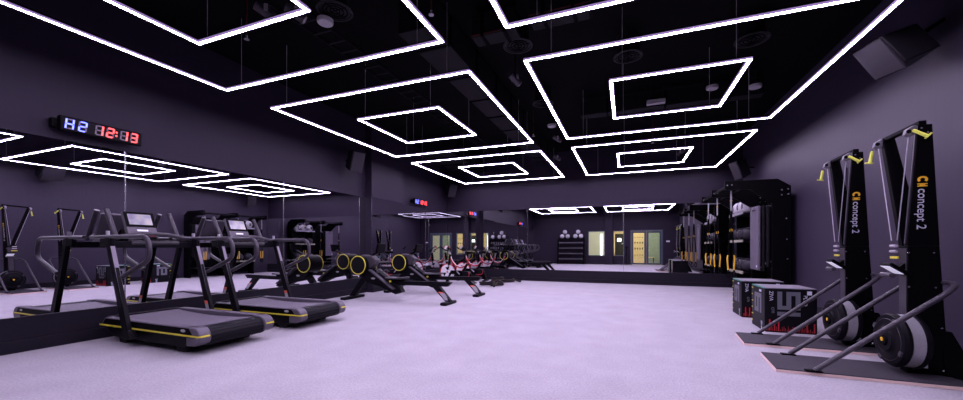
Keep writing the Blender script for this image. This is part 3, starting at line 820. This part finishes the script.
    # monitor
    Mx = Matrix.Rotation(-.95, 4, 'Y')
    mo = MB().obox((X(2.225),-.15,.955), (.035,.15,.16), Mx).build('monitor', M['black'], t, .008)
    MB().obox(Vector((X(2.225),-.15,.955)) + Mx @ Vector((-.019,0,.01)), (.004,.125,.115), Mx).build('screen', M['lcd'], mo)
    MB().cyl((X(2.175),-.22,.90), (X(2.175),-.08,.90), .022).build('battery_cover', M['plast'], mo)
    MB().beam((X(2.235),-.13,.93), (X(2.315),-.12,1.0), .06, .04).build('monitor_arm', M['black'], mo)
    MB().box((X(2.262),-.11,1.045), (X(2.275),-.01,1.065)).build('yellow_label', M['yellow'], t)
    MB().cyl((X(2.262),-.10,1.16), (X(2.262),-.02,1.16), .012, n=8).cyl((X(2.262),-.10,1.11), (X(2.262),-.02,1.11), .012, n=8).build('cord_guide', M['silver'], t)
    # flywheel cage: axis along x
    fz, fx0 = .315, 2.175
    fl = MB().lathe([(0,0),(.10,0),(.115,.012),(.15,.016),(.22,.03),(.238,.055),(.238,.075),(.228,.08),(.228,.165),(.24,.17),(.24,.195),(.22,.21),(0,.21)], (X(fx0),-.10,fz), 'x', 40).build('flywheel_cage', M['satin'], t)
    MB().lathe([(.2285,.081),(.2315,.083),(.2315,.162),(.2285,.164)], (X(fx0),-.10,fz), 'x', 40).build('perforated_band', M['perf'], fl)
    MB().lathe([(0,-.012),(.05,-.012),(.06,0),(0,.0)], (X(fx0),-.10,fz), 'x', 24).build('hub', M['black'], fl)
    MB().lathe([(0,-.016),(.018,-.016),(.018,-.012),(0,-.012)], (X(fx0),-.10,fz), 'x', 12).build('hub_badge', M['gold'], fl)
    for a in (.5, 2.1, 3.6, 5.2):
        MB().obox((X(fx0+.03), -.10+.20*math.cos(a), fz+.20*math.sin(a)), (.03,.03,.045), Matrix.Rotation(a, 4, 'X')).build('cage_clip', M['plast'], fl)
    MB().torus((X(fx0+.03),-.10,fz), .185, .008, 'x', 36, 6).build('cage_ring', M['plast'], fl)
    # support loop
    path = fillet([(X(1.57),-.39,.045),(X(2.44),-.375,.78),(X(2.535),-.30,.845),(X(2.535),.10,.845),(X(2.44),.175,.78),(X(1.57),.17,.045)], .10, 6)
    MB().tube(path, .021, 12).build('support_loop', M['plast'], t)
    for s, yy in ((-1,-.39),(1,.17)):
        MB().box((X(1.50), yy-.025, .034), (X(1.62), yy+.025, .046)).build('loop_foot', M['black'], t)
    MB().beam((X(2.47),-.08,.83), (X(2.54),-.08,.85), .12, .03).build('loop_clamp', M['black'], t)
    # rear gusset foot
    MB().prism([(X(2.56),.034),(X(2.76),.0),(X(2.79),.0),(X(2.60),.42),(X(2.52),.42)], -.14, -.02).build('rear_foot', M['black'], t, .004)
    MB().prism([(X(2.345),.16),(X(2.395),.16),(X(2.385),.27)], -.137, -.130).build('warning_label', M['grey'], t)
    MB().box((X(2.35), -.139, .16), (X(2.385), -.131, .185)).build('red_sticker', M['red_sticker'], t)
    MB().box((X(2.41), -.135, .09), (X(2.45), -.129, .13)).build('label_tag', M['letter'], t)
ski(4.57, 'near tall black ski machine, closest to the right edge of the photo')
ski(5.56, 'far tall black ski machine, between the near one and the plyo boxes')

# ------------------------------------------------------------------ plyo boxes
def block_digit(mb, ch, w, h, k):
    # strokes as rectangles in (u along reading, v up) coordinates, baseline at 0
    R = {'5': [(0,h-k,w,h),(0,h/2+k/2,k,h-k),(0,h/2-k/2,w,h/2+k/2),(w-k,k,w,h/2-k/2),(0,0,w,k)],
         '1': [(0,0,k,h)],
         '6': [(0,h-k,w,h),(0,h/2+k/2,k,h-k),(0,k,k,h/2-k/2),(0,h/2-k/2,w,h/2+k/2),(w-k,k,w,h/2-k/2),(0,0,w,k)]}[ch]
    return R
def put_rects(rects, Mt, ext=.002):
    m = MB()
    for (u0, v0, u1, v1) in rects:
        m.hexa([Mt @ Vector((u0,v0,0)), Mt @ Vector((u1,v0,0)), Mt @ Vector((u1,v1,0)), Mt @ Vector((u0,v1,0))],
               [Mt @ Vector((u0,v0,ext)), Mt @ Vector((u1,v0,ext)), Mt @ Vector((u1,v1,ext)), Mt @ Vector((u0,v1,ext))])
    return m
def plyo(x, y, label):
    w, d, h = .57, .56, .60
    t = thing('plyo_box', label, 'plyometric box', (x, y, 0), 0, 'black jump boxes with red bars')
    MB().box((-w/2,-d/2,0), (w/2,d/2,h-.01)).build('body', M['boxfab'], t, .012)
    MB().box((-w/2+.004,-d/2+.004,h-.012), (w/2-.004,d/2-.004,h)).build('top_panel', M['boxtop'], t, .006)
    MB().box((-w/2,-d/2+.02,h-.016), (-w/2+.012,d/2-.02,h+.001)).build('teal_edge', M['teal'], t)
    # front face (-y): 51 reading downwards
    F1 = frameM((-.145, -d/2, h-.05), (0,0,-1), (1,0,0))
    rc = []
    for ch, off in (('5', 0), ('1', .27)):
        rc += [(a+off, b, c+off, e) for a, b, c, e in block_digit(None, ch, .24, .25, .052)]
    put_rects(rc, F1).build('number', M['boxdig'], t)
    text_mesh('lettering', 'ZIVA', .062, frameM((-.215,-d/2-.001,h-.045), (0,0,-1), (1,0,0)), M['letter'], t)
    text_mesh('lettering', 'PLYO', .058, frameM((.155,-d/2-.001,h-.09), (0,0,-1), (1,0,0)), M['letter'], t)
    text_mesh('lettering', 'cm', .07, frameM((-.19,-d/2-.001,h-.26), (0,0,-1), (1,0,0)), M['boxdig'], t)
    MB().box((.175,-d/2-.003,h-.085), (.225,-d/2,h-.035)).build('white_icon', M['letter'], t)
    random.seed(3)
    rb = MB(); rt = MB(); k = 0; xx = -w/2+.02
    while xx < w/2-.02:
        big = random.random() < .16
        ww_ = .014 if big else .006
        hh = random.uniform(.11,.16) if big else random.uniform(.02,.07)
        (rt if big else rb).box((xx,-d/2-.003,.02), (xx+ww_,-d/2,.02+hh)); xx += ww_+random.uniform(.006,.014)
    rb.build('red_bars', M['redbar'], t)['kind'] = 'stuff'; rt.build('tall_red_bars', M['red'], t)['kind'] = 'stuff'
    # left face (-x): 61 reading downwards
    F2 = frameM((-w/2, .145, h-.10), (0,0,-1), (0,-1,0))
    rc = []
    for ch, off in (('6', 0),):
        rc += [(a+off, b, c+off, e) for a, b, c, e in block_digit(None, ch, .27, .29, .062)]
    put_rects(rc, F2).build('number', M['boxdig'], t)
    MB().box((-w/2-.003,-.14,h-.075), (-w/2,-.06,h-.045)).build('white_icon', M['letter'], t)
    text_mesh('lettering', 'ZIVA', .07, frameM((-w/2-.001,-.15,.13), (0,0,-1), (0,-1,0)), M['letter'], t, spacing=.8)
    for k in range(6):
        z = .07+k*.095
        MB().box((-w/2-.003, d/2-.07 if k % 2 else d/2-.05, z), (-w/2, d/2-.01, z+.014)).build('yellow_tick', M['yellow'], t)
    return t
plyo(2.035, 6.38, 'front black jump box marked 51, beside the far ski machine')
plyo(2.04, 7.49, 'rear black jump box standing behind the box marked 51')

# ------------------------------------------------------------------ storage rig on the right wall
RX0, RYS = 2.60, (8.85, 10.10, 11.35)
rg = thing('storage_rig', 'tall black storage rig with overhead beams on the right wall', 'storage rig', (2.8, 10.1, 0))
ox, oy = 2.8, 10.1
for y in RYS:
    up = MB().prism([(1.86-ox,2.31),(1.86-ox,2.48),(2.74-ox,2.48),(2.95-ox,2.33),(2.95-ox,0),(2.65-ox,0),(2.65-ox,2.03),(2.28-ox,2.30)], y-oy-.035, y-oy+.035).build('upright', M['black'], rg, .005)
    for (x, z) in ((1.90,2.40),(1.98,2.40),(2.80,2.26),(2.90,2.27),(2.80,2.16),(2.90,2.17),(2.87,1.70),(2.88,1.30),(2.89,.92)):
        MB().cyl((x-ox,y-oy-.035,z), (x-ox,y-oy-.043,z), .014, n=10).build('bolt', M['chrome'], up)
MB().box((2.93-ox, RYS[0]-oy, .1), (2.96-ox, RYS[2]-oy, 2.3)).build('back_panel', M['black'], rg)
MB().cyl((1.93-ox, RYS[0]-oy, 2.40), (1.93-ox, RYS[2]-oy, 2.40), .022).build('pull_up_bar', M['satin'], rg)
MB().cyl((2.30-ox, RYS[0]-oy, 2.40), (2.30-ox, RYS[2]-oy, 2.40), .018).build('cross_bar', M['satin'], rg)
for z in (1.94, 1.29, .56):
    s = MB().box((2.50-ox, RYS[1]+.04-oy, z-.02), (2.92-ox, RYS[2]-.04-oy, z)).build('shelf', M['satin'], rg)
    MB().box((2.48-ox, RYS[1]+.04-oy, z-.03), (2.50-ox, RYS[2]-.04-oy, z+.03)).build('shelf_lip', M['olive'] if z < 1.8 else M['silver'], s)
MB().box((2.35-ox, RYS[0]+.04-oy, .33), (2.92-ox, RYS[1]-.04-oy, .36)).build('shelf', M['satin'], rg)
hb = MB()
for y in (9.05, 9.24): hb.cyl((2.93-ox,y-oy,1.945), (2.44-ox,y-oy,1.945), .010, n=8)
hb.build('mat_hook', M['silver'], rg)
def ball(x, y, z, r, m, label, grp):
    t = thing('medicine_ball', label, 'ball', (x, y, z), 0, grp)
    MB().ball((0,0,0), r, 24, 14).build('shell', m, t)
    MB().torus((0,0,0), r*1.0, .004, 'x', 28, 6).torus((0,0,0), r*1.0, .004, 'y', 28, 6).build('seam', M['balldark'] if m is not M['balldark'] else M['black'], t)
    MB().lathe([(0,-r-.001),(r*.4,-r*.93),(r*.4,-r*.90),(0,-r*.95)], axis='x', n=18).build('logo_patch', M['black'] if m is not M['balldark'] else M['plast'], t)
for i, (y, w_) in enumerate(((10.33,'nearest'),(10.72,'middle'),(11.12,'farthest'))):
    ball(2.67, y, 1.94+.165, .165, M['ballwhite'], 'pale medicine ball on the top shelf of the rig, %s of three' % w_, 'pale balls on the top rig shelf')
    ball(2.67, y, 1.29+.165, .165, M['balldark'], 'dark medicine ball on the middle shelf of the rig, %s of three' % w_, 'dark balls on the middle rig shelf')
    ball(2.67, y, .56+.165, .165, M['balldark'], 'dark medicine ball on the bottom shelf of the rig, %s of three' % w_, 'dark balls on the bottom rig shelf')
# hanging mats
def hang_mat(x, y, wy, z0, th, m, label):
    t = thing('exercise_mat', label, 'exercise mat', (x, y, 1.96), 0, 'mats hanging in the rig')
    L = 1.96-z0
    b = MB(); k = th/2
    # folded sheet: two leaves joined by a round bottom
    prof = []
    R = k
    n = 8
    prof = [(-R, .02)] + [(-R*math.cos(PI*j/n), -L+R-R*math.sin(PI*j/n)) for j in range(n+1)] + [(R, .02)]
    b.prism(prof, -wy/2, wy/2); b.build('sheet', m, t, .018, 3)
    MB().box((-k-.002, -wy*.2, -.075), (-k, wy*.2, -.045)).build('hanging_slot', M['black'], t)
    MB().box((-k-.0015, -wy*.42, -L+.06), (-k, -wy*.30, -L+.10)).build('tag', M['letter'], t)
hang_mat(2.47, 9.18, .50, .68, .05, M['matgrey'], 'lilac-grey exercise mat hanging outermost in the rig')
hang_mat(2.545, 9.14, .40, .66, .05, M['matdark'], 'dark exercise mat hanging right behind the lilac-grey mat')
hang_mat(2.62, 9.14, .42, .74, .06, M['matdark'], 'dark exercise mat third from the front of the hanging mats')
hang_mat(2.71, 9.14, .42, .78, .07, M['matdark'], 'dark exercise mat hanging nearest the wall in the rig')
# suspension trainers
def trainer(x, y, label):
    t = thing('suspension_trainer', label, 'suspension trainer', (x, y, 2.40), 0, 'suspension trainers on the rig')
    MB().box((-.014,-.006,-.10), (.014,.006,.022)).build('anchor_strap', M['black'], t)
    MB().box((-.013,-.006,-.50), (.013,.006,-.10)).build('sleeve', M['grey'], t)
    MB().torus((0,0,-.30), .017, .006, 'z', 16, 6).build('amber_ring', M['amber'], t)
    for s in (-1, 1):
        MB().hexa([(s*.005-.012,-.005,-.52),(s*.005+.012,-.005,-.52),(s*.005+.012,.005,-.52),(s*.005-.012,.005,-.52)],
                  [(s*.05-.012,-.005,-1.46),(s*.05+.012,-.005,-1.46),(s*.05+.012,.005,-1.46),(s*.05-.012,.005,-1.46)]).build('strap', M['black'], t)
        MB().cyl((s*.018,0,-.88), (s*.022,0,-.93), .010, n=8).build('buckle', M['amber'], t)
        MB().tube(fillet([(s*.05,0,-1.42),(s*.065,0,-1.47),(s*.05,0,-1.72)], .03), .016, 10).build('grip', M['amber'], t)
        MB().tube(fillet([(s*.05,0,-1.72),(s*.09,0,-1.83),(s*.05,0,-1.90),(s*.01,0,-1.83),(s*.05,0,-1.72)], .05), .010, 8).build('foot_loop', M['black'], t)
trainer(2.0, 8.97, 'suspension trainer with amber grips at the near end of the rig')
trainer(2.0, 10.22, 'suspension trainer with amber grips at the middle rig post')
trainer(2.0, 11.24, 'suspension trainer with amber grips at the far end of the rig')

# ------------------------------------------------------------------ spin bikes
def bike(x, y, label):
    t = thing('spin_bike', label, 'exercise bike', (x, y, 0), 0, 'red and white spin bikes')
    # faces -x
    for xx, nm in ((-.52,'front_stabilizer'),(.42,'rear_stabilizer')):
        MB().box((xx-.04,-.26,0), (xx+.04,.26,.05)).build(nm, M['satin'], t, .015)
    MB().prism([(-.50,.05),(-.42,.05),(-.30,.30),(.10,.27),(.36,.05),(.46,.05),(.36,.33),(.12,.40),(-.30,.42)], -.05, .05).build('lower_frame', M['black'], t, .01)
    fb = MB()
    prof = []
    for k in range(13):
        a = -PI/2 + PI*k/12
        prof.append((.26+.085*math.cos(a), .31+.085*math.sin(a)))
    prof += [(-.12,.395),(-.12,.225)]
    fb.prism(prof, -.09, .09).build('drive_cover', M['satin'], t, .01)
    MB().tube([(-.02,-.093,.222),(.26,-.093,.222)] + [(.26+.085*math.cos(-PI/2+PI*k/8), -.093, .31+.088*math.sin(-PI/2+PI*k/8)) for k in range(1,7)], .009, 8).build('red_trim', M['red'], t)
    for s in (-1, 1):
        MB().box((-.06, s*.091, .30), (.06, s*.094, .325)).build('red_badge', M['red'], t)
    # flywheel
    fx, fz, R = -.43, .36, .245
    fw = MB().lathe([(0,-.03),(R-.02,-.03),(R-.01,-.02),(R-.01,.02),(R-.02,.03),(0,.03)], (fx,0,fz), 'y', 36).build('flywheel', M['white'], t)
    for s in (-1, 1):
        for k in range(3):
            a = PI/2 + k*2*PI/3
            tri = [(fx+.045*math.cos(a), fz+.045*math.sin(a)), (fx+.17*math.cos(a-.42), fz+.17*math.sin(a-.42)), (fx+.17*math.cos(a+.42), fz+.17*math.sin(a+.42))]
            MB().prism(tri, s*.031, s*.033).build('dark_cutout', M['black'], fw)
        MB().lathe([(0,0),(.03,0),(.03,.004),(0,.004)], (fx, s*.034, fz), 'y', 14).build('hub', M['red'], fw)
    MB().torus((fx,0,fz), R+.010, .015, 'y', 30, 8, math.radians(20), math.radians(215)).build('flywheel_guard', M['red'], t)
    # bowed main frame, white over red
    bow = [(-.36,1.0-.10),(-.28,.70),(-.16,.56),(.0,.50),(.16,.55),(.26,.66),(.30,.78)]
    MB().tube([(a,0,c) for a, c in bow], .022, 10).build('bow_frame', M['red'], t)
    MB().tube([(a*.97+.0,0,c+.032) for a, c in bow], .011, 10).build('bow_cap', M['white'], t)
    MB().beam((-.40,0,.42), (-.34,0,.92), .06, .07).build('head_post', M['satin'], t, .008)
    MB().beam((.10,0,.38), (.24,0,.62), .06, .07).build('seat_tube', M['satin'], t, .008)
    MB().beam((.22,0,.58), (.32,0,.93), .035, .045).build('seat_post', M['chrome'], t)
    sd = MB().hexa([(.16,-.03,.94),(.44,-.09,.94),(.44,.09,.94),(.16,.03,.94)], [(.15,-.025,.99),(.43,-.10,1.02),(.43,.10,1.02),(.15,.025,.99)]).build('saddle', M['black'], t, .02)
    MB().beam((-.34,0,.90), (-.40,0,1.04), .05, .05).build('handlebar_post', M['silver'], t)
    for s in (-1, 1):
        MB().tube(fillet([(-.34,0,1.02),(-.36,s*.18,1.03),(-.50,s*.22,1.10),(-.58,s*.20,1.16)], .06), .017, 10).build('handlebar', M['black'], t)
    cs = MB().obox((-.50,0,1.13), (.03,.11,.12), Matrix.Rotation(.6, 4, 'Y')).build('console', M['white'], t, .006)
    MB().obox((-.517,0,1.142), (.012,.12,.13), Matrix.Rotation(.6, 4, 'Y')).build('console_back', M['red'], cs)
    for s in (-1, 1):
        MB().cyl((.04, s*.09, .31), (.04, s*.12, .31), .10, n=24).build('chainring', M['black'], t)
        MB().beam((.04, s*.135, .31), (.04+s*.12, s*.135, .31-s*.11), .018, .03).build('crank', M['silver'], t)
        MB().box((.0+s*.12, s*.145, .18-s*.11+.11), (.09+s*.12, s*.235, .205-s*.11+.11)).build('pedal', M['black'], t, .005)
    for k in (-.12,.12): MB().cyl((.42,k,.05), (.42,k+.02,.05), .03, n=12).build('wheel', M['rubber'], t)
bike(-4.84, 10.55, 'nearer red and white spin bike in the far left corner')
bike(-4.84, 11.72, 'farther red and white spin bike against the back plinth')

# ------------------------------------------------------------------ battle ropes
def rope(x, y, loops, label, tail):
    t = thing('battle_rope', label, 'rope', (x, y, 0), 0, 'coiled battle ropes')
    pts = []
    r = .026
    for (cx, cy, R, z, turns, a0) in loops:
        n = int(turns*20)
        for k in range(n+1):
            a = a0 + 2*PI*k/20
            pts.append((cx+R*math.cos(a)*(1+.06*math.sin(3*a+k*.1)), cy+R*math.sin(a)*(1+.05*math.sin(2*a)), r+z+.052*(k/20)*(1 if turns > 1 else 0)))
    MB().tube(pts, r, 8).build('rope_coil', M['rope'], t)
    MB().tube([pts[-1], (pts[-1][0]+tail[0]*.5, pts[-1][1]+tail[1]*.5, r+.03), (pts[-1][0]+tail[0], pts[-1][1]+tail[1], r+.004)], r*1.15, 8).build('end_grip', M['rubber'], t)
rope(-3.72, 10.2, [(-.13,0,.17,0,2.0,0),(.17,.12,.18,0,2.2,PI)], 'black yellow-flecked battle rope coiled in front, by the rower', (.1,-.2))
rope(-3.80, 11.6, [(-.20,.1,.20,0,2.2,0),(.22,-.08,.19,0,1.6,PI)], 'black yellow-flecked battle rope coiled behind, near the back plinth', (.25,.05))

# ------------------------------------------------------------------ dumbbell rack on the rear wall (seen in mirrors)
RKX, RKY = -3.50, YF+.36
rk = thing('dumbbell_rack', 'tall black dumbbell rack on the rear wall, seen in the mirror', 'rack', (RKX, RKY, 0))
for s in (-1, 1):
    MB().prism([(-.28,0),(.28,0),(.20,.10),(-.02,1.74),(-.28,1.74)], s*.86-.03, s*.86+.03, 'x').build('side_frame', M['black'], rk, .005)
tiers = [(.30,.16),(.66,.10),(1.02,.04),(1.38,-.02)]
for z, yy in tiers:
    MB().box((-.83, yy-.19, z-.03), (.83, yy+.10, z)).build('tier', M['satin'], rk)
MB().box((-.86,-.28,1.70), (.86,.0,1.74)).build('top_shelf', M['satin'], rk)
def dumbbell():
    t = thing('dumbbell', 'x', 'dumbbell', (0,0,0), 0, 'dumbbells on the rack')
    MB().cyl((0,-.05,0), (0,.05,0), .014, n=10).build('grip', M['chrome'], t)
    for s in (-1, 1):
        h = MB().lathe([(0,0),(.045,0),(.055,.012),(.055,.055),(.045,.067),(0,.067)], (0, s*.05 if s > 0 else -.117, 0), 'y', 14).build('head', M['rubber'], t)
        MB().lathe([(0,0),(.03,0),(.03,.003),(0,.003)], (0, .1175 if s > 0 else -.1205, 0), 'y', 12).build('end_plate', M['silver'], h)
    return t
d0 = dumbbell(); first = True
tn = ['bottom', 'second lowest', 'second highest', 'highest']
for ti, (z, yy) in enumerate(tiers):
    for k in range(10):
        lb = '%s black dumbbell from the left on the %s tier of the mirrored rack' % (['first','second','third','fourth','fifth','sixth','seventh','eighth','ninth','tenth'][k], tn[ti])
        p = (RKX-.72+k*.16, RKY+yy-.04, z+.056)
        if first: d0.location = p; d0['label'] = lb; first = False
        else: dup(d0, p, lb)
for (x, z, l) in ((-.60,1.88,'left one of the left three'),(-.24,1.88,'right one of the left three'),(-.42,2.16,'atop the left three'),
                  (.28,1.88,'left one of the right three'),(.64,1.88,'right one of the right three'),(.46,2.16,'atop the right three')):
    ball(RKX+x, RKY-.13, z+.008, .145, M['ballwhite'], 'pale medicine ball on the dumbbell rack, %s' % l, 'pale balls on the dumbbell rack')

# ------------------------------------------------------------------ camera tripod that shows as a tiny shape in the back mirror
tp = thing('tripod', 'thin black camera tripod seen in the back mirror beside the glass door', 'tripod', (0, -.12, 0))
MB().cyl((0,0,.72), (0,0,1.0), .016).build('centre_column', M['black'], tp)
for a in (PI/2, PI/2+2*PI/3, PI/2+4*PI/3):
    MB().tube([(.02*math.cos(a), .02*math.sin(a), .80), (.36*math.cos(a), .36*math.sin(a), .012)], .014, 8, taper=[1,.7]).build('leg', M['black'], tp)
MB().box((-.04,-.05,.98), (.04,.04,1.06)).build('head', M['black'], tp, .006)
MB().box((-.07,-.06,1.06), (.07,.02,1.20)).build('camera_body', M['satin'], tp, .01)

# ------------------------------------------------------------------ world, view
w = bpy.data.worlds.new('world'); sc.world = w; w.use_nodes = True
w.node_tree.nodes['Background'].inputs[0].default_value = (.02,.018,.025,1); w.node_tree.nodes['Background'].inputs[1].default_value = .2
vs = sc.view_settings
vs.view_transform = 'Standard'; vs.look = 'None'; vs.gamma = 1; vs.use_curve_mapping = False; vs.exposure = 0.0
cy = sc.cycles
cy.max_bounces = 12; cy.diffuse_bounces = 4; cy.glossy_bounces = 8; cy.transparent_max_bounces = 12
cy.sample_clamp_indirect = 6; cy.use_denoising = True
